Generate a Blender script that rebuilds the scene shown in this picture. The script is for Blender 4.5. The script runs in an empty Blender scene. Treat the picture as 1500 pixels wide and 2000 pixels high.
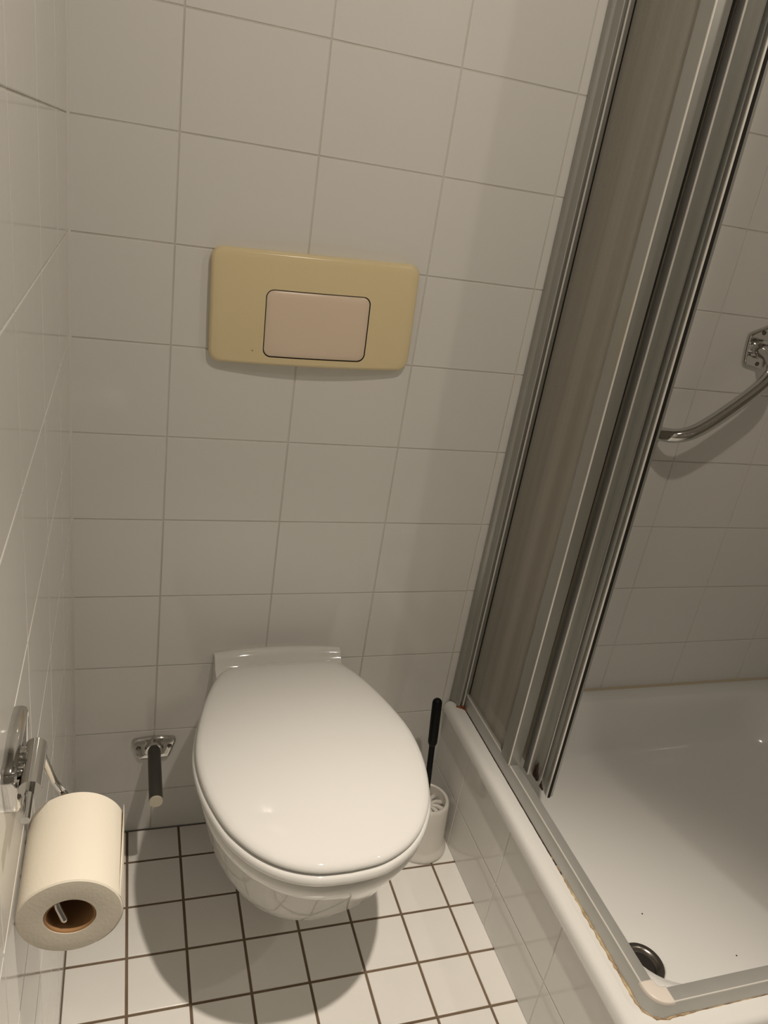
import bpy, bmesh, math, random
from mathutils import Vector, Matrix
random.seed(7)
PI = math.pi
S = bpy.context.scene
C = S.collection

# ------------------------------------------------------------------ camera
cam_d = bpy.data.cameras.new('camera'); cam = bpy.data.objects.new('camera', cam_d); C.objects.link(cam)
cam.location = (0.0797, -1.2089, 1.2728)
cam.rotation_euler = (1.1613, -0.1517, -0.2925)
cam_d.sensor_fit = 'VERTICAL'; cam_d.sensor_height = 36.0
cam_d.lens = 36.0 * 1495.4 / 2000.0
cam_d.clip_start = 0.01
S.camera = cam

# ------------------------------------------------------------------ world, lights, exposure
W = bpy.data.worlds.new('world'); S.world = W; W.use_nodes = True
W.node_tree.nodes['Background'].inputs[0].default_value = (0.9, 0.85, 0.75, 1)
W.node_tree.nodes['Background'].inputs[1].default_value = 0.02
S.view_settings.view_transform = 'Standard'; S.view_settings.look = 'None'
S.view_settings.gamma = 1.0; S.view_settings.use_curve_mapping = False
S.view_settings.exposure = 0.05
WARM = (1.0, 0.885, 0.75)
CEIL = 2.06
# (x, y, beam watts, spill watts): recessed halogen downlights
LAMPS = [(0.478, -0.865, 74.0, 9.5), (1.42, -1.15, 7.0, 2.5)]

# ------------------------------------------------------------------ helpers
def prop(o, label=None, cat=None, group=None, kind=None):
    if label: o['label'] = label
    if cat: o['category'] = cat
    if group: o['group'] = group
    if kind: o['kind'] = kind
    return o

def thing(name, label, cat, loc=(0, 0, 0), rot=(0, 0, 0), group=None):
    o = bpy.data.objects.new(name, None); C.objects.link(o)
    o.empty_display_size = 0.05
    o.location = loc; o.rotation_euler = rot
    return prop(o, label, cat, group)

def obj(name, bm, mats, parent=None, smooth=True, angle=35, loc=None, rot=None):
    bmesh.ops.remove_doubles(bm, verts=bm.verts, dist=1e-6)
    bmesh.ops.recalc_face_normals(bm, faces=bm.faces)
    me = bpy.data.meshes.new(name)
    if smooth:
        for f in bm.faces: f.smooth = True
        for e in bm.edges:
            if len(e.link_faces) == 2 and e.calc_face_angle(0) > math.radians(angle): e.smooth = False
    bm.to_mesh(me); bm.free()
    if not isinstance(mats, (list, tuple)): mats = [mats]
    for m in mats: me.materials.append(m)
    o = bpy.data.objects.new(name, me); C.objects.link(o)
    if parent: o.parent = parent
    if loc: o.location = loc
    if rot: o.rotation_euler = rot
    return o

def add_box(bm, lo, hi, bev=0.0, mi=0, seg=2):
    lo = Vector(lo); hi = Vector(hi)
    vs = [bm.verts.new((x, y, z)) for x in (lo.x, hi.x) for y in (lo.y, hi.y) for z in (lo.z, hi.z)]
    fs = []
    for q in ((0, 1, 3, 2), (4, 6, 7, 5), (0, 4, 5, 1), (2, 3, 7, 6), (0, 2, 6, 4), (1, 5, 7, 3)):
        f = bm.faces.new([vs[i] for i in q]); f.material_index = mi; fs.append(f)
    if bev > 0:
        es = list({e for f in fs for e in f.edges})
        bmesh.ops.bevel(bm, geom=es, offset=bev, segments=seg, affect='EDGES', profile=0.5)

def loft(bm, rings, cap0=True, cap1=True, mi=0, closed=True):
    vr = [[bm.verts.new(p) for p in r] for r in rings]
    n = len(vr[0])
    for a, b in zip(vr, vr[1:]):
        for i in range(n if closed else n - 1):
            j = (i + 1) % n
            try:
                f = bm.faces.new((a[i], a[j], b[j], b[i])); f.material_index = mi
            except ValueError: pass
    if cap0: f = bm.faces.new(vr[0][::-1]); f.material_index = mi
    if cap1: f = bm.faces.new(vr[-1]); f.material_index = mi
    return vr

def frame(t):
    t = t.normalized()
    a = Vector((0, 0, 1)) if abs(t.z) < 0.9 else Vector((1, 0, 0))
    u = t.cross(a).normalized(); v = t.cross(u).normalized()
    return u, v

def tube(bm, pts, r, n=20, mi=0, cap=True, round_end=False):
    pts = [Vector(p) for p in pts]
    rs = r if isinstance(r, (list, tuple)) else [r] * len(pts)
    rings = []; pu = None
    for i, p in enumerate(pts):
        t = (pts[min(i + 1, len(pts) - 1)] - pts[max(i - 1, 0)]).normalized()
        if pu is None: u, v = frame(t)
        else:
            u = (pu - t * pu.dot(t)).normalized(); v = t.cross(u).normalized()
        pu = u
        rings.append([p + (u * math.cos(a) + v * math.sin(a)) * rs[i] for a in [2 * PI * k / n for k in range(n)]])
    if round_end:
        t = (pts[-1] - pts[-2]).normalized(); last = rings[-1]; c = pts[-1]
        for k in (30, 55, 75):
            s = math.cos(math.radians(k)); d = math.sin(math.radians(k)) * rs[-1]
            rings.append([c + (q - c) * s + t * d for q in last])
    loft(bm, rings, cap, cap, mi)

def smooth_path(pts, it=3):
    pts = [Vector(p) for p in pts]
    for _ in range(it):
        q = [pts[0]]
        for a, b in zip(pts, pts[1:]):
            q += [a * 0.75 + b * 0.25, a * 0.25 + b * 0.75]
        q.append(pts[-1]); pts = q
    return pts

def lathe(bm, prof, n=48, mi=0, o=(0, 0, 0), axis='Z', cap0=False, cap1=False):
    rings = []
    for r, z in prof:
        ring = []
        for k in range(n):
            a = 2 * PI * k / n
            if axis == 'Z': p = (o[0] + r * math.cos(a), o[1] + r * math.sin(a), o[2] + z)
            else: p = (o[0] + r * math.cos(a), o[1] + z, o[2] + r * math.sin(a))
            ring.append(p)
        rings.append(ring)
    loft(bm, rings, cap0, cap1, mi)

def rrect(x0, x1, y0, y1, r, n=8):
    """counter-clockwise rounded rectangle, r may be 4 radii (++, -+, --, +-)"""
    rr = r if isinstance(r, (list, tuple)) else [r] * 4
    out = []
    for (cx, cy, a0, q) in ((x1 - rr[0], y1 - rr[0], 0, rr[0]), (x0 + rr[1], y1 - rr[1], 90, rr[1]),
                            (x0 + rr[2], y0 + rr[2], 180, rr[2]), (x1 - rr[3], y0 + rr[3], 270, rr[3])):
        for k in range(n + 1):
            a = math.radians(a0 + 90 * k / n)
            out.append((cx + q * math.cos(a), cy + q * math.sin(a)))
    return out

def subdiv_poly(poly, per):
    """the polygon with extra points along its long straight sides"""
    out = []
    n = len(poly)
    for i in range(n):
        a = poly[i]; b = poly[(i + 1) % n]
        d = math.hypot(a[0] - b[0], a[1] - b[1])
        out.append(a)
        if (i + 1) % (per + 1) == 0:
            for k in range(1, 12): out.append((a[0] + (b[0] - a[0]) * k / 12, a[1] + (b[1] - a[1]) * k / 12))
    return out

# ------------------------------------------------------------------ materials
def mat(name, col, rough=0.5, metal=0.0, coat=0.0, spec=0.5, noise=None, bump=None, trans=0.0, ior=1.45, rough_noise=None):
    m = bpy.data.materials.new(name); m.use_nodes = True
    nt = m.node_tree; b = nt.nodes['Principled BSDF']
    b.inputs['Base Color'].default_value = (*col, 1); b.inputs['Roughness'].default_value = rough
    b.inputs['Metallic'].default_value = metal; b.inputs['Coat Weight'].default_value = coat
    b.inputs['Coat Roughness'].default_value = 0.03
    b.inputs['Specular IOR Level'].default_value = spec
    b.inputs['Transmission Weight'].default_value = trans; b.inputs['IOR'].default_value = ior
    tc = nt.nodes.new('ShaderNodeTexCoord')
    if noise:   # (scale, amount, colour2, stretch)
        sc, amt, c2, st = noise
        mp = nt.nodes.new('ShaderNodeMapping'); mp.inputs['Scale'].default_value = st
        nt.links.new(tc.outputs['Object'], mp.inputs['Vector'])
        n = nt.nodes.new('ShaderNodeTexNoise'); n.inputs['Scale'].default_value = sc; n.inputs['Detail'].default_value = 5
        nt.links.new(mp.outputs[0], n.inputs['Vector'])
        mx = nt.nodes.new('ShaderNodeMixRGB'); mx.inputs[1].default_value = (*col, 1); mx.inputs[2].default_value = (*c2, 1)
        mr = nt.nodes.new('ShaderNodeMapRange'); mr.inputs[1].default_value = 0.35; mr.inputs[2].default_value = 0.7; mr.inputs[4].default_value = amt
        nt.links.new(n.outputs[0], mr.inputs[0]); nt.links.new(mr.outputs[0], mx.inputs[0])
        nt.links.new(mx.outputs[0], b.inputs['Base Color'])
    if bump:    # (scale, distance, stretch)
        sc, dist, st = bump
        mp = nt.nodes.new('ShaderNodeMapping'); mp.inputs['Scale'].default_value = st
        nt.links.new(tc.outputs['Object'], mp.inputs['Vector'])
        n = nt.nodes.new('ShaderNodeTexNoise'); n.inputs['Scale'].default_value = sc; n.inputs['Detail'].default_value = 3
        nt.links.new(mp.outputs[0], n.inputs['Vector'])
        bp = nt.nodes.new('ShaderNodeBump'); bp.inputs['Distance'].default_value = dist; bp.inputs['Strength'].default_value = 1.0
        nt.links.new(n.outputs[0], bp.inputs['Height']); nt.links.new(bp.outputs[0], b.inputs['Normal'])
    return m

M = {}
M['tile'] = mat('wall_tile', (0.75, 0.74, 0.71), 0.10, coat=0.0, spec=0.5, bump=(5, 0.0004, (1, 1, 1)))
M['wallgrout'] = mat('wall_grout', (0.66, 0.645, 0.60), 0.8, noise=(9, 0.6, (0.50, 0.46, 0.40), (1, 1, 1)))
M['floortile'] = mat('floor_tile', (0.86, 0.845, 0.81), 0.22, noise=(16, 0.2, (0.78, 0.765, 0.72), (1, 1, 1)), bump=(30, 0.0004, (1, 1, 1)))
M['floorgrout'] = mat('floor_grout', (0.21, 0.155, 0.105), 0.9, noise=(6, 0.8, (0.11, 0.07, 0.04), (1, 1, 1)))
M['ceramic'] = mat('toilet_ceramic', (0.80, 0.79, 0.755), 0.06, coat=0.3)
M['seat'] = mat('seat_plastic', (0.77, 0.765, 0.745), 0.04, coat=0.0, spec=0.5)
M['enamel'] = mat('tray_enamel', (0.76, 0.757, 0.735), 0.13, coat=0.2)
M['alu'] = mat('matt_aluminium', (0.40, 0.40, 0.375), 0.36, metal=0.75, noise=(14, 0.35, (0.33, 0.32, 0.29), (1, 1, 0.12)))
M['alu_rail'] = mat('rail_aluminium', (0.50, 0.50, 0.48), 0.40, metal=0.6, noise=(14, 0.35, (0.42, 0.41, 0.385), (1, 1, 1)))
M['edge'] = mat('painted_highlight_edge', (0.78, 0.76, 0.71), 0.32, metal=0.35)  # lighter ridge faces: highlight lines put into the metal's colour
M['cap'] = mat('beige_cap_plastic', (0.70, 0.64, 0.575), 0.3)
M['chrome'] = mat('chrome', (0.62, 0.61, 0.59), 0.08, metal=1.0)
M['dark'] = mat('dark_recess', (0.015, 0.012, 0.01), 0.6)
M['rodgrey'] = mat('grey_rod_plastic', (0.055, 0.053, 0.045), 0.4)
M['cream'] = mat('cream_cap', (0.62, 0.57, 0.46), 0.5)
M['paper'] = mat('toilet_paper', (0.73, 0.68, 0.58), 0.95, spec=0.1, bump=(300, 0.00018, (1, 1, 1)))
M['card'] = mat('cardboard_core', (0.30, 0.17, 0.08), 0.9, spec=0.1)
M['yellow'] = mat('yellowed_plastic', (0.80, 0.675, 0.41), 0.24, noise=(5, 0.5, (0.77, 0.64, 0.39), (1, 1, 1)))
M['button'] = mat('button_plastic', (0.80, 0.655, 0.515), 0.26, noise=(5, 0.4, (0.78, 0.645, 0.49), (1, 1, 1)))
M['stamp'] = mat('faint_stamp', (0.72, 0.60, 0.36), 0.4)
M['gap'] = mat('dark_gap', (0.03, 0.015, 0.008), 0.8)
M['black'] = mat('black_plastic', (0.004, 0.004, 0.004), 0.5, spec=0.2)
M['rubber'] = mat('black_rubber', (0.008, 0.006, 0.005), 0.7)
M['brush'] = mat('brush_white', (0.72, 0.69, 0.64), 0.35)
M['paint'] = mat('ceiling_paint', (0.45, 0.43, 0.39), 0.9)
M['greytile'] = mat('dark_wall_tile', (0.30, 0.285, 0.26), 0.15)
M['drain'] = mat('drain_metal', (0.17, 0.155, 0.14), 0.25, metal=0.9)
M['sealant'] = mat('stained_sealant', (0.60, 0.47, 0.28), 0.6, noise=(55, 1.0, (0.12, 0.045, 0.02), (1, 1, 1)), bump=(90, 0.002, (1, 1, 1)))
M['oldsealant'] = mat('yellowed_sealant', (0.55, 0.46, 0.31), 0.6, noise=(25, 0.8, (0.55, 0.51, 0.44), (1, 1, 1)))
M['grime'] = mat('rusty_grime', (0.05, 0.02, 0.01), 0.75, noise=(90, 1.0, (0.012, 0.006, 0.004), (1, 1, 1)), bump=(160, 0.002, (1, 1, 1)))

# frosted plastic pane: part of the light comes through, part is scattered back
def pane_mat():
    m = bpy.data.materials.new('frosted_pane'); m.use_nodes = True
    nt = m.node_tree; nt.nodes.clear()
    out = nt.nodes.new('ShaderNodeOutputMaterial')
    tc = nt.nodes.new('ShaderNodeTexCoord')
    mp = nt.nodes.new('ShaderNodeMapping'); mp.inputs['Scale'].default_value = (1, 2.2, 0.05)
    n = nt.nodes.new('ShaderNodeTexNoise'); n.inputs['Scale'].default_value = 16; n.inputs['Detail'].default_value = 3
    n2 = nt.nodes.new('ShaderNodeTexNoise'); n2.inputs['Scale'].default_value = 260; n2.inputs['Detail'].default_value = 2
    nt.links.new(tc.outputs['Object'], mp.inputs[0]); nt.links.new(mp.outputs[0], n.inputs['Vector'])
    nt.links.new(tc.outputs['Object'], n2.inputs['Vector'])
    cr = nt.nodes.new('ShaderNodeValToRGB')
    cr.color_ramp.elements[0].position = 0.35; cr.color_ramp.elements[0].color = (0.60, 0.57, 0.50, 1)
    cr.color_ramp.elements[1].position = 0.62; cr.color_ramp.elements[1].color = (0.74, 0.72, 0.66, 1)
    nt.links.new(n.outputs[0], cr.inputs[0])
    bmp = nt.nodes.new('ShaderNodeBump'); bmp.inputs['Distance'].default_value = 0.0007
    nt.links.new(n2.outputs[0], bmp.inputs['Height'])
    d = nt.nodes.new('ShaderNodeBsdfDiffuse'); t = nt.nodes.new('ShaderNodeBsdfTranslucent')
    r = nt.nodes.new('ShaderNodeBsdfRefraction'); r.inputs['IOR'].default_value = 1.02; r.inputs['Roughness'].default_value = 0.22
    r.inputs['Color'].default_value = (0.86, 0.84, 0.78, 1)
    g = nt.nodes.new('ShaderNodeBsdfGlossy'); g.inputs['Roughness'].default_value = 0.3
    for s in (d, t): nt.links.new(cr.outputs[0], s.inputs['Color'])
    for s in (d, r, g): nt.links.new(bmp.outputs[0], s.inputs['Normal'])
    m1 = nt.nodes.new('ShaderNodeMixShader'); m1.inputs[0].default_value = 0.5
    nt.links.new(d.outputs[0], m1.inputs[1]); nt.links.new(t.outputs[0], m1.inputs[2])
    m2 = nt.nodes.new('ShaderNodeMixShader'); m2.inputs[0].default_value = 0.42
    nt.links.new(m1.outputs[0], m2.inputs[1]); nt.links.new(r.outputs[0], m2.inputs[2])
    m3 = nt.nodes.new('ShaderNodeMixShader'); m3.inputs[0].default_value = 0.08
    nt.links.new(m2.outputs[0], m3.inputs[1]); nt.links.new(g.outputs[0], m3.inputs[2])
    nt.links.new(m3.outputs[0], out.inputs[0])
    return m
M['pane'] = pane_mat()

def emis(name, col, st):
    m = bpy.data.materials.new(name); m.use_nodes = True; nt = m.node_tree; nt.nodes.clear()
    o = nt.nodes.new('ShaderNodeOutputMaterial'); e = nt.nodes.new('ShaderNodeEmission')
    e.inputs[0].default_value = (*col, 1); e.inputs[1].default_value = st; nt.links.new(e.outputs[0], o.inputs[0]); return m
M['lens'] = emis('lamp_lens', WARM, 200.0)

# ------------------------------------------------------------------ structure: tiled surfaces
def tiled(name, us, vs, place, mats, gap=0.0022, depth=0.0012, slab=0.05, kind='structure', tilt=0.00012, bev=0.0009, parent=None, umax=None):
    """tiles between grid lines us x vs; place(u, v, h) -> point, h = height along the normal"""
    bm = bmesh.new()
    g = gap / 2
    for i in range(len(us) - 1):
        for j in range(len(vs) - 1):
            a, b, c, d = us[i] + (g if i else g * .6), us[i + 1] - g, vs[j] + g, vs[j + 1] - g
            if b - a < 0.004 or d - c < 0.004: continue
            hs = [random.uniform(-tilt, tilt) for _ in range(4)]
            def ring(inset, h, use=True):
                q = [(a + inset, c + inset), (b - inset, c + inset), (b - inset, d - inset), (a + inset, d - inset)]
                return [place(u, v, h + (hs[k] if use else 0)) for k, (u, v) in enumerate(q)]
            loft(bm, [ring(0, -depth - 0.001, False), ring(0, -bev), ring(bev * .35, -bev * .3), ring(bev, 0)], cap0=False, cap1=True, mi=0)
    u0, u1, v0, v1 = us[0], us[-1], vs[0], vs[-1]
    P = [place(u, v, h) for h in (-depth, -slab) for (u, v) in ((u0, v0), (u1, v0), (u1, v1), (u0, v1))]
    V = [bm.verts.new(p) for p in P]
    for q in ((0, 1, 2, 3), (7, 6, 5, 4), (0, 4, 5, 1), (1, 5, 6, 2), (2, 6, 7, 3), (3, 7, 4, 0)):
        f = bm.faces.new([V[k] for k in q]); f.material_index = 1
    o = obj(name, bm, mats, parent, smooth=False)
    # flat tile tops, soft arrises
    if kind: o['kind'] = kind
    return o

TW, TH, C1, Z0 = 0.1974, 0.1482, 0.1432, 1.4381
RX, RY = 1.65, -1.95          # right wall, wall behind the camera
def grid(start, end, ref, step):
    k = math.ceil((start - ref) / step + 1e-6); out = [start]
    v = ref + k * step
    while v < end - 1e-6:
        if v - out[-1] > 0.002: out.append(v)
        v += step
    out.append(end); return out
zs = grid(0.0, CEIL, Z0, TH)
xs = grid(0.0, RX, C1, TW)
T = [M['tile'], M['wallgrout']]
tiled('wall_back', xs, zs, lambda u, v, h: (u, -h, v), T)
yl = grid(0.0, -RY, 0.176, TW)
tiled('wall_left', yl, zs, lambda u, v, h: (h, -u, v), T)
tiled('wall_right', grid(0.0, -RY, 0.12, TW), zs, lambda u, v, h: (RX - h, -u, v), T)
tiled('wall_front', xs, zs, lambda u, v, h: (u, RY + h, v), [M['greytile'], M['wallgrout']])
FX0, FY1, AX = -0.0015, 0.0781, 0.7492
tiled('floor', grid(0.0, RX, 0.1 + FX0, 0.1), grid(0.0, -RY, FY1, 0.1), lambda u, v, h: (u, -v, h),
      [M['floortile'], M['floorgrout']], gap=0.0046, depth=0.0014, tilt=0.00008, bev=0.0011)
bm = bmesh.new(); add_box(bm, (-0.05, RY - 0.05, CEIL), (RX + 0.05, 0.05, CEIL + 0.05)); o = obj('ceiling', bm, M['paint'], smooth=False); o['kind'] = 'structure'

# tiled apron under the shower tray: left face (x = AX) and front face
FYA = -0.722
TRX0, TRX1, TRY0, TZ = 0.7385, RX, -0.7355, 0.281
ya = [0.0, 0.136, 0.330, 0.5225, 0.7155, -FYA]
tiled('trim_1', ya[:-1] + [-FYA], [0.0, 0.1125, 0.2595], lambda u, v, h: (AX - h, -u, v), T, slab=0.02, gap=0.0022)
tiled('trim_2', grid(AX + .0005, RX, AX + 0.19, TW), [0.0, 0.1125, 0.2590], lambda u, v, h: (u, FYA - h, v), T, slab=0.02)

# white caulk in the corner between left and back wall
M['caulk'] = mat('white_caulk', (0.74, 0.72, 0.68), 0.55)
bm = bmesh.new(); loft(bm, [[(-0.001, 0.001, z), (0.0030, 0.001, z), (0.0028, -0.0004, z), (0.0014, -0.0010, z), (0.0004, -0.0028, z), (-0.001, -0.0030, z)] for z in (0.0005, CEIL - .0005)])
o = obj('trim_3', bm, M['caulk'], angle=60); o['kind'] = 'structure'

# ------------------------------------------------------------------ ceiling lamps
for k, (lx, ly, beam, spill) in enumerate(LAMPS):
    lab = ['round recessed halogen downlight in the ceiling over the toilet', 'round recessed halogen downlight in the ceiling outside the shower'][k]
    t = thing('ceiling_light', lab, 'ceiling light', (lx, ly, CEIL), group=None)
    bm = bmesh.new(); lathe(bm, [(0.030, -0.001), (0.030, -0.006), (0.034, -0.009), (0.040, -0.008), (0.043, -0.003), (0.043, 0.0)], 40)
    obj('trim_ring', bm, M['chrome'], t)
    bm = bmesh.new(); lathe(bm, [(0.030, -0.0045), (0.015, -0.0055), (0.002, -0.006)], 32, cap1=True)
    obj('lens', bm, M['lens'], t)
    for kind_, watts, size, blend in (('beam', beam, 58, 0.75), ('spill', spill, 172, 0.25)):
        l = bpy.data.lights.new(kind_, 'SPOT'); l.energy = watts; l.color = WARM
        l.spot_size = math.radians(size); l.spot_blend = blend; l.shadow_soft_size = 0.018
        lo = bpy.data.objects.new('lamp_' + kind_, l); C.objects.link(lo); lo.parent = t
        lo.location = (0, 0, -0.03)

# ------------------------------------------------------------------ toilet
def catmull(pts, per=6):
    out = []
    P = [pts[0]] + list(pts) + [pts[-1]]
    for i in range(1, len(P) - 2):
        p0, p1, p2, p3 = [Vector((*p, 0)) for p in P[i - 1:i + 3]]
        for k in range(per):
            s = k / per
            q = 0.5 * ((2 * p1) + (p2 - p0) * s + (2 * p0 - 5 * p1 + 4 * p2 - p3) * s * s + (3 * p1 - p0 - 3 * p2 + p3) * s ** 3)
            out.append((q.x, q.y))
    out.append(tuple(pts[-1])); return out
LIDH = [(0.0, -0.0547), (0.049, -0.0547), (0.0833, -0.0575), (0.1078, -0.0676), (0.1287, -0.0981), (0.149, -0.1461), (0.167, -0.2061), (0.1777, -0.2615),
        (0.1784, -0.3107), (0.1712, -0.3618), (0.1562, -0.4129), (0.1408, -0.4435), (0.1176, -0.4742), (0.0854, -0.4997), (0.0448, -0.5161), (0.0, -0.5202)]
half = catmull(LIDH, 5)
LID = half[:-1] + [(-x, y) for x, y in half[::-1][:-1]]
def egg(scale_x, scale_y, z, pts=LID, cy=-0.28):
    return [(x * scale_x, cy + (y - cy) * scale_y, z) for x, y in pts]
def inset(d, z, pts=LID, cy=-0.28): return egg(1 - d / 0.18, 1 - d / 0.238, z, pts, cy)

toilet = thing('toilet', 'white wall hung toilet with closed lid below the flush plate', 'toilet', (0.3586, 0.0, 0.0), (0, 0, 0.0354))
def outline(yb, wb, ym, wm, yf, n=22, e=2.15):
    side = [(wb + (wm - wb) * math.sin(u * PI / 2) ** 1.4, yb + (ym - yb) * u) for u in [k / n for k in range(n + 1)]]
    fr = [(wm * max(0, math.cos(t)) ** (2 / e), ym + (yf - ym) * math.sin(t) ** (2 / e)) for t in [PI / 2 * k / n for k in range(1, n + 1)]]
    h = side + fr
    return [(x + .004, y) for x, y in h] + [(-x + .004, y) for x, y in h[::-1][1:]]
RG = [(.060, .055, .055, -.10, -.13), (.068, .072, .072, -.13, -.20), (.085, .082, .084, -.15, -.245), (.11, .088, .092, -.17, -.285), (.14, .094, .103, -.20, -.335), (.18, .10, .120, -.23, -.392), (.23, .105, .139, -.25, -.433), (.28, .104, .155, -.27, -.465),
      (.33, .100, .166, -.28, -.488), (.365, .098, .174, -.285, -.508), (.384, .096, .178, -.29, -.517), (.3920, .096, .1775, -.29, -.517), (.3960, .095, .175, -.29, -.5135), (.3970, .092, .168, -.29, -.504)]
bm = bmesh.new()
loft(bm, [[(x, y, z) for x, y in outline(0.002, wb, ym, wm, yf)] for z, wb, wm, ym, yf in RG])
# raised ceramic deck against the wall, sloping down to the seat hinges
rings = []
for k in range(15):
    x = -0.1145 + 0.242 * k / 14
    q_ = 1 - ((x - .0065) / 0.121) ** 2
    arch = 0.007 * q_
    bow = 0.010 * q_
    zt = 0.4255 + arch
    rings.append([(x, 0.003, 0.33), (x, 0.003, zt), (x, -0.006, zt + 0.0012), (x, -0.0125, zt - 0.0015), (x, -0.017 , zt - 0.007),
                  (x, -0.024, zt - 0.0150 - .003), (x, -0.040 + bow * .3, zt - 0.022 - arch * .7), (x, -0.075, 0.399), (x, -0.085, 0.36), (x, -0.06, 0.33)])
loft(bm, rings)
obj('bowl', bm, M['ceramic'], toilet, angle=50)
# seat ring
bm = bmesh.new()
loft(bm, [inset(0.012, 0.4060), inset(0.000, 0.4075), inset(-0.0030, 0.411), inset(-0.0036, 0.416), inset(-0.0028, 0.4215), inset(0.000, 0.4243), inset(0.005, 0.4250)])
obj('seat', bm, M['seat'], toilet, angle=60)
# lid, slightly domed
bm = bmesh.new()
loft(bm, [inset(0.010, 0.4252), inset(0.0030, 0.4272), inset(0.0006, 0.4305), inset(0.0010, 0.4350), inset(0.0045, 0.4388), inset(0.011, 0.4412), inset(0.024, 0.4434),
          inset(0.045, 0.4452), inset(0.075, 0.4468), inset(0.11, 0.4480), inset(0.14, 0.4486), inset(0.165, 0.4488)])
obj('lid', bm, M['seat'], toilet, angle=60)
for s in (-1, 1):   # seat buffers between seat ring and rim
    for (bx, by) in ((0.125 * s, -0.38),):
        bm = bmesh.new(); lathe(bm, [(0.009, 0.3960), (0.009, 0.4075)], 16, cap0=True, cap1=True, o=(bx, by, 0))
        obj('buffer', bm, M['seat'], toilet)
for s in (-1, 1):
    bm = bmesh.new(); tube(bm, [(0.052 * s, -0.047, 0.415), (0.092 * s, -0.047, 0.415)], 0.009, 16)
    obj('hinge', bm, M['seat'], toilet)

# ------------------------------------------------------------------ flush plate
fp = thing('flush_plate', 'yellowed cream rectangular flush plate on the tiled wall above the toilet', 'flush plate', (0.3605, 0.0, 1.0675), (0, math.radians(-1.6), 0))
HW, HH = 0.1630, 0.0855
def bulge(x, z): return 0.0130 + 0.0115 * (1 - (x / HW) ** 2) + 0.0030 * (1 - (z / HH) ** 2)
BX0, BX1, BZ0, BZ1, BR = -0.0805, 0.0820, -0.0705, 0.0305, 0.0115
def ring_of(poly, yfun): return [(x, yfun(x, z), z) for x, z in poly]
def lerp_poly(A, B, t): return [(a[0] + (b[0] - a[0]) * t, a[1] + (b[1] - a[1]) * t) for a, b in zip(A, B)]
N_ = 8
outer = subdiv_poly(rrect(-HW, HW, -HH, HH, 0.017, N_), N_)
outer_b = subdiv_poly(rrect(-HW + .0045, HW - .0045, -HH + .0045, HH - .0045, 0.015, N_), N_)
hole = subdiv_poly(rrect(BX0 - .0015, BX1 + .0015, BZ0 - .0015, BZ1 + .0015, BR + .001, N_), N_)
bm = bmesh.new()
RR = [ring_of(outer, lambda x, z: 0.0), ring_of(outer, lambda x, z: -bulge(x, z) + 0.0050)]
mid = lerp_poly(outer, outer_b, 0.35)
RR.append(ring_of(mid, lambda x, z: -bulge(x, z) + 0.0014))
RR.append(ring_of(outer_b, lambda x, z: -bulge(x, z) - 0.0001))
for t in (0.15, 0.3, 0.45, 0.6, 0.75, 0.9, 1.0):
    RR.append(ring_of(lerp_poly(outer_b, hole, t), lambda x, z: -bulge(x, z) - 0.0002))
loft(bm, RR, cap0=True, cap1=False)
bm2v = loft(bm, [ring_of(hole, lambda x, z: -bulge(x, z) - 0.0002), ring_of(hole, lambda x, z: -0.004)], cap0=False, cap1=True, mi=1)
obj('plate', bm, [M['yellow'], M['gap']], fp, angle=50)
bm = bmesh.new()
btn = subdiv_poly(rrect(BX0, BX1, BZ0, BZ1, BR, N_), N_)
cx_, cz_ = (BX0 + BX1) / 2, (BZ0 + BZ1) / 2
RB = [ring_of(btn, lambda x, z: -0.005), ring_of(btn, lambda x, z: -bulge(x, z) + 0.0008)]
for t in (0.02, 0.2, 0.4, 0.6, 0.8, 0.98):
    RB.append([(cx_ + (x - cx_) * (1 - t), -bulge(cx_ + (x - cx_) * (1 - t), cz_ + (z - cz_) * (1 - t)) - 0.0001 - 0.0008 * min(1, t * 6) ** .5, cz_ + (z - cz_) * (1 - t)) for x, z in btn])
loft(bm, RB)
o = obj('button', bm, M['button'], fp, angle=50); o['label'] = 'pinkish beige rectangular push button outlined by a dark gap'
# faint worn emblem left of the button: small square outline with a bar, barely raised
bm = bmesh.new()
ex, ez = -0.0985, -0.0640
for (x0, x1, z0, z1) in ((0, .013, .0125, .0138), (0, .013, 0, .0013), (0, .0013, 0, .0138), (.0118, .013, .003, .0138), (.004, .0052, .003, .011), (.0052, .0095, .0095, .0107), (.0052, .0095, .0055, .0067), (.0085, .0097, .003, .0067)):
    yy = -bulge(ex, ez) - 0.0003
    add_box(bm, (ex + x0, yy - 0.0002, ez + z0), (ex + x1, yy + 0.0007, ez + z1))
obj('embossed_mark', bm, M['stamp'], fp, smooth=False)

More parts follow.
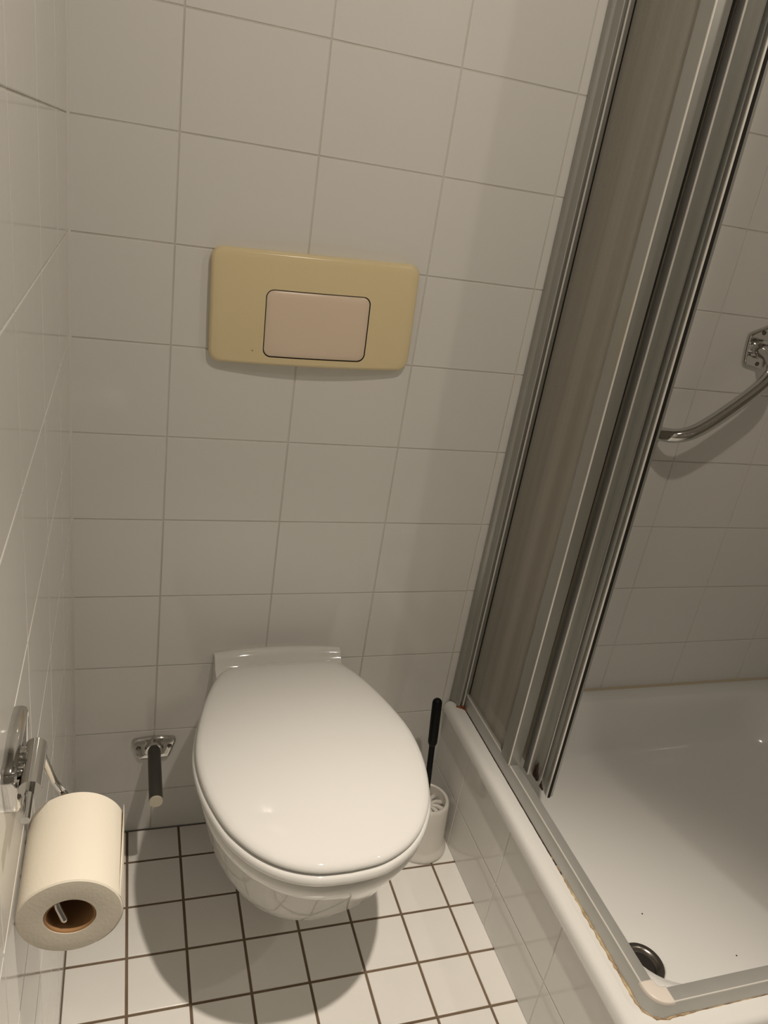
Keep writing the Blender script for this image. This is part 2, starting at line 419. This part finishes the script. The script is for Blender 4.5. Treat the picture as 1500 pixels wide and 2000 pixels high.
# ------------------------------------------------------------------ mounting plate shape shared by the chrome fittings
def shield(bm, L, W, t=0.009, inv=False, boss=0.0145, boss_h=0.014):
    """escutcheon in the local XZ plane, wall at y=0, sticking out to -y; wide side up"""
    top = W * 0.5
    raw = [(L, top * .60), (L * .95, top * .35), (L * .74, -top * .72), (L * .68, -top * .93), (L * .55, -top * .99), (0, -top * 1.03), (-L * .55, -top * .99), (-L * .68, -top * .93), (-L * .74, -top * .72),
           (-L * .95, top * .35), (-L, top * .60), (-L * .95, top * .82), (-L * .82, top * .93), (-L * .4, top * 1.04), (0, top * 1.08), (L * .4, top * 1.04), (L * .82, top * .93), (L * .95, top * .82)]
    pts = [Vector((x, z, 0)) for x, z in raw]
    for _ in range(2):
        q = []
        for i in range(len(pts)):
            a = pts[i]; b = pts[(i + 1) % len(pts)]; q += [a * .82 + b * .18, a * .18 + b * .82]
        pts = q
    def rg(s, y): return [(p.x * s, -y, p.y * s) for p in pts]
    loft(bm, [rg(1, 0), rg(1, t * .55), rg(.97, t * .85), rg(.90, t), rg(.86, t * .92), rg(.5, t * .9)])
    lathe(bm, [(boss * 1.15, -t * .8), (boss * 1.12, -t - .002), (boss, -t - boss_h * .5), (boss * .8, -t - boss_h * .55)], 32, axis='Y', cap1=True)

def screw(parent, x, z, y, rot=0.0):
    bm = bmesh.new()
    lathe(bm, [(0.0042, 0.001), (0.0042, -0.0006), (0.003, -0.0014), (0.0012, -0.0008)], 16, axis='Y', cap1=True)
    o = obj('screw', bm, M['drain'], parent, loc=(x, y, z)); return o

# spare roll rod on the back wall
t = thing('spare_roll_holder', 'grey rod with cream end on a chrome wall plate left of the toilet', 'toilet roll holder', (0.1435, 0.0, 0.214), (0, math.radians(-1), 0))
bm = bmesh.new(); shield(bm, 0.041, 0.050, 0.008, boss=0.016); obj('mounting_plate', bm, M['chrome'], t, angle=40)
screw(t, -0.0285, 0.004, -0.008); screw(t, 0.0285, 0.004, -0.008)
bm = bmesh.new(); tube(bm, [(0, -0.006, 0), (0, -0.02, 0), (0, -0.08, -0.001), (0, -0.139, -0.002)], 0.0120, 28); obj('rod', bm, M['rodgrey'], t, angle=40)
bm = bmesh.new(); tube(bm, [(0, -0.139, -0.002), (0, -0.1425, -0.002)], [0.0120, 0.0116], 28); obj('end_cap', bm, M['cream'], t, angle=40)

# ------------------------------------------------------------------ toilet paper holder and roll, left wall
RC = Vector((0.0432, 0.0, 0.670)); RN, RF, RR_, RCORE = -0.722, -0.622, 0.0422, 0.0205
hold = thing('toilet_paper_holder', 'chrome wire toilet paper holder on the left wall', 'toilet roll holder', (0.0, -0.699, 0.822))
bm = bmesh.new(); shield(bm, 0.042, 0.054, 0.010, boss=0.008, boss_h=0.004)
o = obj('mounting_plate', bm, M['chrome'], hold, angle=40, rot=(0, 0, PI / 2))
bm = bmesh.new(); tube(bm, [(0.0175, 0.016, 0.0), (0.0175, -0.032, 0.0)], 0.0082, 24); tube(bm, [(0.004, 0.008, 0), (0.018, 0.008, 0)], 0.006, 16)
tube(bm, [(0.004, -0.014, 0), (0.018, -0.014, 0)], 0.006, 16); obj('pivot_tube', bm, M['chrome'], hold, angle=40)
screw(hold, 0, 0, 0).hide_render = False
for ch in list(hold.children):
    if ch.name.startswith('screw'):
        ch.location = (0.0105, -0.029, -0.006); ch.rotation_euler = (0, 0, PI / 2)
wy = RC.z + RCORE - 0.0044 - 0.823
HY = 0.699
pth = [(0.0175, -0.060, -.002), (0.0175, -0.032, 0.0), (0.0175, 0.008, 0.0), (0.0190, 0.016, -0.002), (0.0235, 0.060, -0.075), (0.0260, HY - .611, -0.112), (0.034, HY - .609, -0.128),
       (RC.x - .004, HY - .610, wy + 0.001), (RC.x - .005, HY - .640, wy), (RC.x - .006, 0.02, wy - .001), (RC.x - .014, HY - .712, wy - .001), (RC.x - .005, HY - .716, wy - 0.024)]
bm = bmesh.new(); tube(bm, smooth_path(pth, 3), 0.0034, 14, round_end=True); obj('wire_arm', bm, M['chrome'], hold, angle=60)

roll = thing('toilet_paper_roll', 'cream toilet paper roll hanging on the wire holder at the left wall', 'toilet paper', (RC.x, (RN + RF) / 2, RC.z))
bm = bmesh.new(); hl = (RF - RN) / 2
n = 72; r0, r1 = [], []
def prof(k):
    a = 2 * PI * k / n
    return a, RR_ * (1 + 0.006 * math.sin(3 * a) + 0.004 * math.sin(5 * a + 1))
def paper_ring(rfun, y): return [(rfun(k)[1] * math.cos(rfun(k)[0]), y, rfun(k)[1] * math.sin(rfun(k)[0])) for k in range(n)]
def sc(f, s, d=0): return lambda k: (f(k)[0], f(k)[1] * s + d)
cr = lambda k: (2 * PI * k / n, RCORE * (1 + 0.02 * math.cos(2 * (2 * PI * k / n) + .6)))
Rg = [paper_ring(cr, -hl), paper_ring(lambda k: (2 * PI * k / n, 0.028), -hl - .0005), paper_ring(lambda k: (2 * PI * k / n, 0.036), -hl - .0004),
      paper_ring(sc(prof, 1, -.0012), -hl), paper_ring(prof, -hl + .0012), paper_ring(prof, 0), paper_ring(prof, hl - .0012), paper_ring(sc(prof, 1, -.0012), hl), paper_ring(cr, hl)]
loft(bm, Rg, False, False); loft(bm, [paper_ring(cr, hl), paper_ring(cr, -hl)], False, False)
obj('paper', bm, M['paper'], roll, angle=40)
bm = bmesh.new()   # loose last sheet, peeling away on the room side
A0, A1 = math.radians(-60), math.radians(24)
strip = []
for k in range(19):
    t_ = k / 18; a = A0 + (A1 - A0) * t_; w_ = max(0, (t_ - 0.72) / 0.28) ** 1.7
    strip.append((a, RR_ + 0.0005, w_))
for (sgn, off) in ((1, 0.0), ):
    top = [bm.verts.new(((q_ + .0003 * w_) * math.cos(a), -hl + .001, (q_ + .0003 * w_) * math.sin(a))) for a, q_, w_ in strip]; bot = [bm.verts.new(((q_ + .0034 * w_) * math.cos(a), hl - .0005 + .002 * w_, (q_ + .0034 * w_) * math.sin(a))) for a, q_, w_ in strip]
    for i in range(len(strip) - 1): bm.faces.new((top[i], top[i + 1], bot[i + 1], bot[i]))
o = obj('loose_sheet', bm, M['paper'], roll, angle=80)
sm = o.modifiers.new('thick', 'SOLIDIFY'); sm.thickness = 0.0004
bm = bmesh.new()
lathe(bm, [(RCORE - .0016, -hl + .001), (RCORE + .0000, -hl + .0003), (RCORE + .0000, hl), (RCORE - .0016, hl)], 48, axis='Y'); lathe(bm, [(RCORE - .0016, -hl + .001), (RCORE - .0016, hl)], 48, axis='Y')
o = obj('cardboard_core', bm, M['card'], roll, angle=40)

# ------------------------------------------------------------------ toilet brush
BXc, BYc = 0.688, -0.118
hb = thing('brush_holder', 'white plastic toilet brush holder on the floor between toilet and tiled tray base', 'toilet brush holder', (BXc, BYc, 0.0))
bm = bmesh.new()
lathe(bm, [(0.0575, 0.0), (0.059, 0.003), (0.0575, 0.010), (0.0525, 0.016), (0.0505, 0.022), (0.0470, 0.09), (0.0455, 0.118), (0.0438, 0.1245), (0.0405, 0.1265), (0.0375, 0.1245), (0.0368, 0.117), (0.041, 0.05), (0.042, 0.006)], 56, cap0=True, cap1=True)
obj('holder_body', bm, M['brush'], hb, angle=50)
brush = thing('toilet_brush', 'black handled toilet brush standing in the white holder beside the toilet', 'toilet brush', (BXc, BYc, 0.0))
bm = bmesh.new()
tip = Vector((0.677 - BXc, -0.087 - BYc, 0.353)); base = Vector((-0.004, -0.002, 0.104)); d = tip - base
def on(s): return base + d * s
tube(bm, [on(0), on(0.1), on(0.60)], [0.0066, 0.0060, 0.0062], 18)
tube(bm, [on(0.58), on(0.60), on(0.615), on(0.80), on(0.97)], [0.0062, 0.0084, 0.0096, 0.0100, 0.0100], 20, round_end=True)
obj('handle', bm, M['black'], brush, angle=60)
bm = bmesh.new()
lathe(bm, [(0.003, 0.113), (0.012, 0.112), (0.013, 0.100), (0.032, 0.096), (0.032, 0.092), (0.003, 0.090)], 32, cap0=True, cap1=True)
for k in range(11):
    a = 2 * PI * k / 11 + .2
    tube(bm, [(0.008 * math.cos(a), 0.008 * math.sin(a), 0.108), (0.022 * math.cos(a), 0.022 * math.sin(a), 0.107), (0.0335 * math.cos(a), 0.0335 * math.sin(a), 0.101)], [0.0030, 0.0046, 0.0060], 10, round_end=True)
obj('bristle_head', bm, M['brush'], brush, angle=50)

# ------------------------------------------------------------------ shower tray
tray = thing('shower_tray', 'white enamelled shower tray set on the tiled base beside the toilet', 'shower tray', (0, 0, 0))
DX, DY, DZ, DR = 0.917, -0.545, 0.1455, 0.0385
def tr(x0, x1, y0, y1, r, z, zf=None):
    poly = subdiv_poly(rrect(x0, x1, y0, y1, r, 10), 10)
    return [(x, y, z if zf is None else zf(x, y)) for x, y in poly]
X0, X1, Y0, Y1 = TRX0, TRX1 - 0.0015, TRY0, -0.0015
def fl(x, y):
    d = math.hypot(x - DX, y - DY); return DZ + 0.0005 + 0.014 * min(1.0, d / 0.75)
rings = [tr(X0 + .006, X1, Y0 + .006, Y1, [.004, .004, .024, .004], TZ - .0235),
         tr(X0, X1, Y0, Y1, [.005, .005, .03, .005], TZ - .0225), tr(X0, X1, Y0, Y1, [.005, .005, .03, .005], TZ - .016), tr(X0 + .0015, X1, Y0 + .0015, Y1, [.006, .006, .03, .006], TZ - .0085),
         tr(X0 + .0045, X1 - .001, Y0 + .0045, Y1 - .001, [.008, .008, .03, .008], TZ - .0035), tr(X0 + .010, X1 - .002, Y0 + .010, Y1 - .002, [.010, .010, .030, .010], TZ - .0006), tr(X0 + .016, X1 - .004, Y0 + .016, Y1 - .004, [.014, .014, .03, .014], TZ),
         tr(X0 + .062, X1 - .046, Y0 + .060, Y1 - .036, [.055, .055, .06, .055], TZ - .0005),
         tr(X0 + .069, X1 - .053, Y0 + .067, Y1 - .042, [.065, .065, .07, .065], TZ - .004),
         tr(X0 + .076, X1 - .060, Y0 + .074, Y1 - .048, [.075, .075, .08, .075], TZ - .013),
         tr(X0 + .082, X1 - .066, Y0 + .080, Y1 - .053, [.08, .08, .085, .08], TZ - .030),
         tr(X0 + .093, X1 - .080, Y0 + .091, Y1 - .066, [.09, .09, .09, .09], TZ - .082),
         tr(X0 + .101, X1 - .092, Y0 + .099, Y1 - .078, [.09, .09, .088, .09], TZ - .108),
         tr(X0 + .113, X1 - .108, Y0 + .109, Y1 - .094, [.09, .09, .075, .09], 0, lambda x, y: fl(x, y) + .006),
         tr(X0 + .128, X1 - .128, Y0 + .124, Y1 - .114, [.09, .09, .06, .09], 0, lambda x, y: fl(x, y) + .0012)]
last = [(x, y) for x, y, z in rings[-1]]
angs = [math.atan2(y - DY, x - DX) for x, y in last]
circ = [(DX + DR * math.cos(a), DY + DR * math.sin(a)) for a in angs]
for t_ in (0.12, 0.25, 0.4, 0.55, 0.7, 0.82, 0.92, 0.98):
    q = lerp_poly(last, circ, t_); rings.append([(x, y, fl(x, y)) for x, y in q])
rings.append([(x, y, DZ - 0.0004) for x, y in circ])
rings.append([(DX + (x - DX) * .97, DY + (y - DY) * .97, DZ - 0.006) for x, y in circ])
bm = bmesh.new(); loft(bm, rings, cap0=False, cap1=True)
obj('basin', bm, M['enamel'], tray, angle=60)
bm = bmesh.new()
lathe(bm, [(0.0375, -0.003), (0.0375, 0.0010), (0.0355, 0.0026), (0.030, 0.0018), (0.0265, -0.0008), (0.0235, -0.0045)], 48, o=(DX, DY, DZ))
lathe(bm, [(0.0235, -0.0045), (0.0230, -0.0055), (0.003, -0.0058)], 48, o=(DX, DY, DZ), cap1=True, mi=1)
o = obj('drain', bm, [M['drain'], M['dark']], tray, angle=50); o['label'] = 'dark metal round drain ring'
bm = bmesh.new()
rp = []
for k in range(61):
    x = X0 + 0.02 + (RX - X0 - 0.03) * k / 60
    rp.append([(x, 0.0, TZ + 0.0036 + random.uniform(-.0006, .0006)), (x, -0.002, TZ + 0.0028 + random.uniform(-.0005, .0005)), (x, -0.0045 + random.uniform(-.0006, .0006), TZ - 0.001), (x, 0.0, TZ - 0.001)])
loft(bm, rp); obj('sealant_bead', bm, M['oldsealant'], tray, angle=60)

for (mx_, my_) in ((0.974, -0.4615), (1.096, -0.5665)):
    bm = bmesh.new(); lathe(bm, [(0.0016, -0.0002), (0.0013, 0.0006), (0.0003, 0.0009)], 10, o=(mx_, my_, fl(mx_, my_)), cap0=True, cap1=True)
    obj('chip_mark', bm, M['drain'], tray)['label'] = 'small dark chip mark on the tray floor'

# ------------------------------------------------------------------ shower enclosure
enc = thing('shower_enclosure', 'corner shower enclosure with aluminium frame and frosted panes on the tray rim', 'shower enclosure', (0, 0, 0))
RXO, RXI, RYO, RYI, RZ = 0.7725, 0.7925, -0.7035, -0.6815, 0.3140
ZT = 1.93          # top of the frame
def rail_profile(bm, axis, a0, a1, z0, z1):
    # cross section (across, z): outer vertical face, crisp highlight edge, slightly sloping top, inner face
    def sec(o_, i_):
        w = 1 if i_ > o_ else -1
        return [(o_, z0), (o_, z1 - .0016), (o_ + w * .0006, z1 - .0004), (o_ + w * .0018, z1), (i_ - w * .0010, z1 - .0012), (i_, z1 - .0024), (i_, z0)]
    if axis == 'Y': R_ = [[(c, y, z) for c, z in sec(RXO, RXI)] for y in (a0, a1)]
    else: R_ = [[(x, c, z) for c, z in sec(RYO, RYI)] for x in (a0, a1)]
    A = [bm.verts.new(p) for p in R_[0]]; B = [bm.verts.new(p) for p in R_[1]]
    for i in range(7):
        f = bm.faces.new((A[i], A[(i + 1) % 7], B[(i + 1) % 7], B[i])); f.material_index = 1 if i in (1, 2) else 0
    bm.faces.new(A[::-1]); bm.faces.new(B)
CR = 0.030
zb = TZ + 0.0004
for (nm, z0, z1) in (('bottom_rail', zb, RZ), ('top_rail', ZT - 0.035, ZT)):
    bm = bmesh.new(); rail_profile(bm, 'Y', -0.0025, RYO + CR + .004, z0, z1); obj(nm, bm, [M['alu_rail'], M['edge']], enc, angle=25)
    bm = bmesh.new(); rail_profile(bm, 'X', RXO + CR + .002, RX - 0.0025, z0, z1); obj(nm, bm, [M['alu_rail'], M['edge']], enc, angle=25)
    # rounded corner piece: grey outer band with a beige cap on top
    bm = bmesh.new()
    def corner_poly(off, ri=0.010):
        P = []
        ox, oy = RXO - .0008 + off, RYO - .0008 + off
        ix, iy = RXI + .0006 - off, RYI + .0006 - off
        r = CR - off
        P.append((ox, RYO + CR + .0055 - off))
        for k in range(11):
            a = math.radians(180 + 90 * k / 10); P.append((ox + r + r * math.cos(a), oy + r + r * math.sin(a)))
        P.append((RXO + CR + .0035 - off, oy)); P.append((RXO + CR + .0035 - off, iy))
        for k in range(6):
            a = math.radians(270 - 90 * k / 5); P.append((ix + ri + ri * math.cos(a), iy + ri + ri * math.sin(a)))
        P.append((ix, RYO + CR + .0055 - off))
        return P
    cz = z1 + 0.0012
    loft(bm, [[(x, y, z0) for x, y in corner_poly(0)], [(x, y, cz - .006) for x, y in corner_poly(0)]])
    c_ = obj('corner_piece', bm, M['alu_rail'], enc, angle=50)
    bm = bmesh.new()
    loft(bm, [[(x, y, cz - .006) for x, y in corner_poly(-.0003)], [(x, y, cz - .0018) for x, y in corner_poly(-.0003)], [(x, y, cz - .0005) for x, y in corner_poly(.0006)], [(x, y, cz) for x, y in corner_poly(.002)]])
    obj('corner_cap', bm, M['cap'], c_, angle=60)['label'] = 'beige plastic cap on the corner piece'

# stained silicone bead along the outer foot of the rails
bm = bmesh.new(); path = []
def bead_pt(s):
    # along Y rail then round the corner then along X rail
    L1 = abs(RYO + CR) ; LA = PI / 2 * CR
    if s < L1: return (RXO, -s), (-1, 0)
    if s < L1 + LA:
        a = PI + (s - L1) / CR; return (RXO + CR + CR * math.cos(a), RYO + CR + CR * math.sin(a)), (math.cos(a), math.sin(a))
    return (RXO + CR + (s - L1 - LA), RYO), (0, -1)
s = 0.004; rg = []
while s < 1.05:
    (x, y), (nx, ny) = bead_pt(s)
    grow = min(1.0, max(0.25, (s - 0.30) / 0.25)) if s < 0.75 else max(0.12, 1 - (s - 0.72) * 14)
    if s < 0.34: grow = 0.1
    w = 0.0006 + 0.0030 * grow * random.uniform(0.25, 1.25); h = 0.0006 + 0.0026 * grow * random.uniform(0.3, 1.1)
    if s < 0.47: w, h = 0.0011 + random.uniform(0, .0004), 0.0016
    rg.append([(x - nx * .002, y - ny * .002, TZ - .0006), (x - nx * .002, y - ny * .002, TZ + h), (x + nx * w * .4, y + ny * w * .4, TZ + h * .8), (x + nx * w, y + ny * w, TZ + .0002), (x + nx * w, y + ny * w, TZ - .0006)])
    s += 0.006
loft(bm, rg)
for f in bm.faces:
    c = f.calc_center_median()
    if c.y > -0.44 - 0.03 * math.sin(c.y * 300): f.material_index = 1
obj('sealant_bead', bm, [M['sealant'], M['grime']], enc, angle=80)['label'] = 'brown and yellow stained sealant along the foot of the rail'

# wall profile: ribbed upright on the back wall
def loft_section(bm, A, B, z0, z1, edges=()):
    a = [bm.verts.new((x, y, z0)) for x, y in A]; b = [bm.verts.new((x, y, z1)) for x, y in B]
    n = len(a)
    for i in range(n):
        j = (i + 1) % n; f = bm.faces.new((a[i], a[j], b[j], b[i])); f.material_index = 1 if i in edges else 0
    bm.faces.new(a[::-1]); bm.faces.new(b)
def upright(name, poly_b, poly_t, z0, z1, m, parent, angle=25, edges=()):
    """vertical bar whose section may shift between foot and head"""
    bm = bmesh.new(); loft_section(bm, poly_b, poly_t, z0, z1, edges)
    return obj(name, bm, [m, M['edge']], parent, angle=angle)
def shift(P, dy): return [(x, y + dy) for x, y in P]
WP = [(0.7500, -0.0025), (0.7500, -0.0045), (0.7512, -0.0075), (0.7540, -0.0105), (0.7570, -0.0135), (0.7585, -0.0180), (0.7585, -0.026), (0.7600, -0.030), (0.7612, -0.030), (0.7622, -0.0265), (0.7665, -0.0265), (0.7675, -0.0305), (0.7690, -0.0325), (0.7705, -0.0315), (0.7712, -0.0290), (0.7780, -0.0290), (0.7790, -0.0280), (0.7790, -0.0025)]
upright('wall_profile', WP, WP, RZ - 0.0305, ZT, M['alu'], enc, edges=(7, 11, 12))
M['rust'] = mat('orange_rust', (0.30, 0.09, 0.03), 0.8, noise=(140, 1.0, (0.10, 0.03, 0.015), (1, 1, 1)))
bm = bmesh.new()
for (rx_, ry_, rr_, rh_) in ((0.7640, -0.030, .0042, .004), (0.7690, -0.034, .0036, .008), (0.7590, -0.027, .0036, .0022), (0.7718, -0.039, .0022, .005)):
    lathe(bm, [(rr_, -0.0004), (rr_ * .8, rh_ * .5), (rr_ * .2, rh_)], 10, o=(rx_, ry_, TZ), cap0=True, cap1=True)
obj('rust_stain', bm, M['rust'], enc, angle=80)['label'] = 'orange rust at the foot of the wall profile'
bm = bmesh.new(); add_box(bm, (0.7790, -0.031, RZ - .003), (0.7802, -0.026, ZT - .03)); obj('pane_gasket', bm, M['rubber'], enc, smooth=False)
# fixed pane
bm = bmesh.new(); add_box(bm, (0.7795, -0.212, RZ - 0.002), (0.7825, -0.022, ZT - 0.03)); obj('fixed_pane', bm, M['pane'], enc, smooth=False)
# stile at the end of the fixed pane
def slim(P, dyb, dyt, *a, **k): return upright(a[0], shift(P, dyb), shift(P, dyt), *a[1:], **k)
SA = [(0.7700, -0.205), (0.7700, -0.2355), (0.7705, -0.2370), (0.7715, -0.2380), (0.7935, -0.2380), (0.7945, -0.2370), (0.7945, -0.205)]
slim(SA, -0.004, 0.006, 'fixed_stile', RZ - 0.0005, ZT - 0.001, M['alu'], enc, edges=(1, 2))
bm = bmesh.new(); add_box(bm, (0.7948, -0.236, RZ), (0.7975, -0.222, ZT - .04)); obj('stile_gasket', bm, M['rubber'], enc, smooth=False)

def sliding_door(x, yb0, yb1, yt0, yt1, zb, zt, seal, name_lab):
    """door slid behind the fixed pane: pane, ribbed leading stile, rear stile, rails; (yb*, yt*) = rear/leading edge at foot and head"""
    h = zt - zb
    def P(y0, y1, w):
        L = y0 - y1; f = lambda t: y0 - L * t
        if not seal:     # flat face ending in a bright arris, then a deep recess
            return [(x, f(0)), (x, f(.40)), (x - .0008, f(.44)), (x - .0008, f(.485)), (x + .001, f(.50)), (x + .0120, f(.52)), (x + .0120, f(1.0)), (x + .0145, f(1.0)), (x + .0145, f(0))]
        return [(x + .0080, f(-.05)), (x, f(0)), (x - .0012, f(.02)), (x - .0012, f(.055)), (x - .0002, f(.10)), (x + .0006, f(.42)), (x + .0016, f(.50)), (x + .0004, f(.60)), (x - .0004, f(.82)), (x - .0022, f(.88)), (x - .0026, f(.95)), (x - .0012, f(1.0)),
                (x + .0022, f(1.0)), (x + .0026, f(.93)), (x + w, f(.90)), (x + w, f(-.05))]
    bm = bmesh.new()
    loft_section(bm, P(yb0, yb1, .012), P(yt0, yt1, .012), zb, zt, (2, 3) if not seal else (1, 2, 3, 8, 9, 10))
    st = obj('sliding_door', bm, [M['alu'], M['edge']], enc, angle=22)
    st['label'] = name_lab
    # pane from the stile back towards the wall
    bm = bmesh.new()
    q = [(x + .004, yb0 - .002, zb + .01), (x + .004, -0.045, zb + .01), (x + .004, -0.045, zt - .01), (x + .004, yt0 - .002, zt - .01)]
    loft(bm, [q, [(a + .003, b, c) for a, b, c in q]]); obj('door_pane', bm, M['pane'], st, smooth=False)
    bm = bmesh.new(); add_box(bm, (x - .002, -0.045, zb), (x + .010, -0.031, zt)); obj('rear_stile', bm, M['alu'], st, smooth=False)
    if seal:
        bm = bmesh.new(); s0 = [(x - .0012, yb1 - .0001), (x + .0025, yb1 - .0001), (x + .0025, yb1 - .0030), (x - .0012, yb1 - .0030)]; dy = yt1 - yb1
        loft(bm, [[(a, b, zb + .004) for a, b in s0], [(a, b + dy, zt) for a, b in s0]]); obj('magnetic_seal', bm, M['rubber'], st, smooth=False)
    # dirty foot
    bm = bmesh.new()
    spots = [(.0115, .56, .026), (.0112, .66, .034), (.0115, .76, .020), (.011, .88, .014)] if not seal else [(.0030, -.02, .012), (.0008, .06, .020), (.0010, .18, .013), (.0012, .30, .007)]
    for dx_, t_, hh in spots:
        y = yb0 + (yb1 - yb0) * t_
        rr_ = .0034
        q_ = [[(x + dx_ + rr_ * .55 * math.cos(a_) * w_, y + rr_ * math.sin(a_) * w_ + .0008 * math.sin(9 * z_), zb - .001 + z_ * hh) for a_ in [2 * PI * k / 10 for k in range(10)]] for z_, w_ in ((0, 1), (.25, 1.1), (.45, .8), (.6, .95), (.85, .5), (1, .12))]
        loft(bm, q_)
    obj('rusty_foot', bm, M['grime'], st, angle=80)['label'] = 'dark rusty grime at the foot of the door'
    return st
sliding_door(0.8030, -0.2415, -0.2800, -0.2290, -0.2640, RZ - .008, ZT - .02, False, 'middle slid back door with ribbed aluminium stile')
sliding_door(0.8230, -0.2760, -0.3090, -0.2480, -0.2810, RZ - .022, ZT - .02, True, 'innermost slid back door with black rubber seal on its edge')
# front side of the enclosure, slid towards the right wall (outside the picture)
bm = bmesh.new(); add_box(bm, (1.345, RYI - .010, RZ), (RX - .003, RYI - .007, ZT - .03)); obj('fixed_pane', bm, M['pane'], enc, smooth=False)
bm = bmesh.new(); add_box(bm, (1.315, RYO, RZ), (1.345, RYI, ZT - .001)); obj('fixed_stile', bm, M['alu'], enc, smooth=False)
bm = bmesh.new(); add_box(bm, (1.275, RYI + .004, RZ - .006), (1.303, RYI + .016, ZT - .02)); st2 = obj('sliding_door', bm, M['alu'], enc, smooth=False)
bm = bmesh.new(); add_box(bm, (1.303, RYI + .008, RZ), (RX - .05, RYI + .011, ZT - .03)); obj('door_pane', bm, M['pane'], st2, smooth=False)

# ------------------------------------------------------------------ grab bar in the shower
gb = thing('grab_bar', 'chrome tubular grab bar on the tiled wall inside the shower', 'grab bar', (0, 0, 0))
MR = Vector((1.237, 0, 1.086)); ML = Vector((1.045, 0, 0.912))
for P_, rot in ((MR, math.radians(90)), (ML, math.radians(-90))):
    bm = bmesh.new(); shield(bm, 0.043, 0.056, 0.009, boss=0.017, boss_h=0.016)
    e = obj('mounting_plate', bm, M['chrome'], gb, angle=40, loc=P_, rot=(0, rot + math.radians(-8), 0))
    for s_ in (-1, 1): screw(e, 0.030 * s_, 0.004, -0.0085)
D_ = -0.066
pth = [MR + Vector((0, -0.008, 0)), MR + Vector((0, -0.045, -0.004)), MR + Vector((0.001, D_, -0.028)), MR + Vector((-0.028, D_ - .004, -0.066)),
       ML + Vector((0.068, D_ - .004, 0.026)), ML + Vector((0.026, D_, 0.006)), ML + Vector((0, -0.040, 0)), ML + Vector((0, -0.008, 0))]
bm = bmesh.new(); tube(bm, smooth_path(pth, 4), 0.0135, 28); obj('bar', bm, M['chrome'], gb, angle=60)
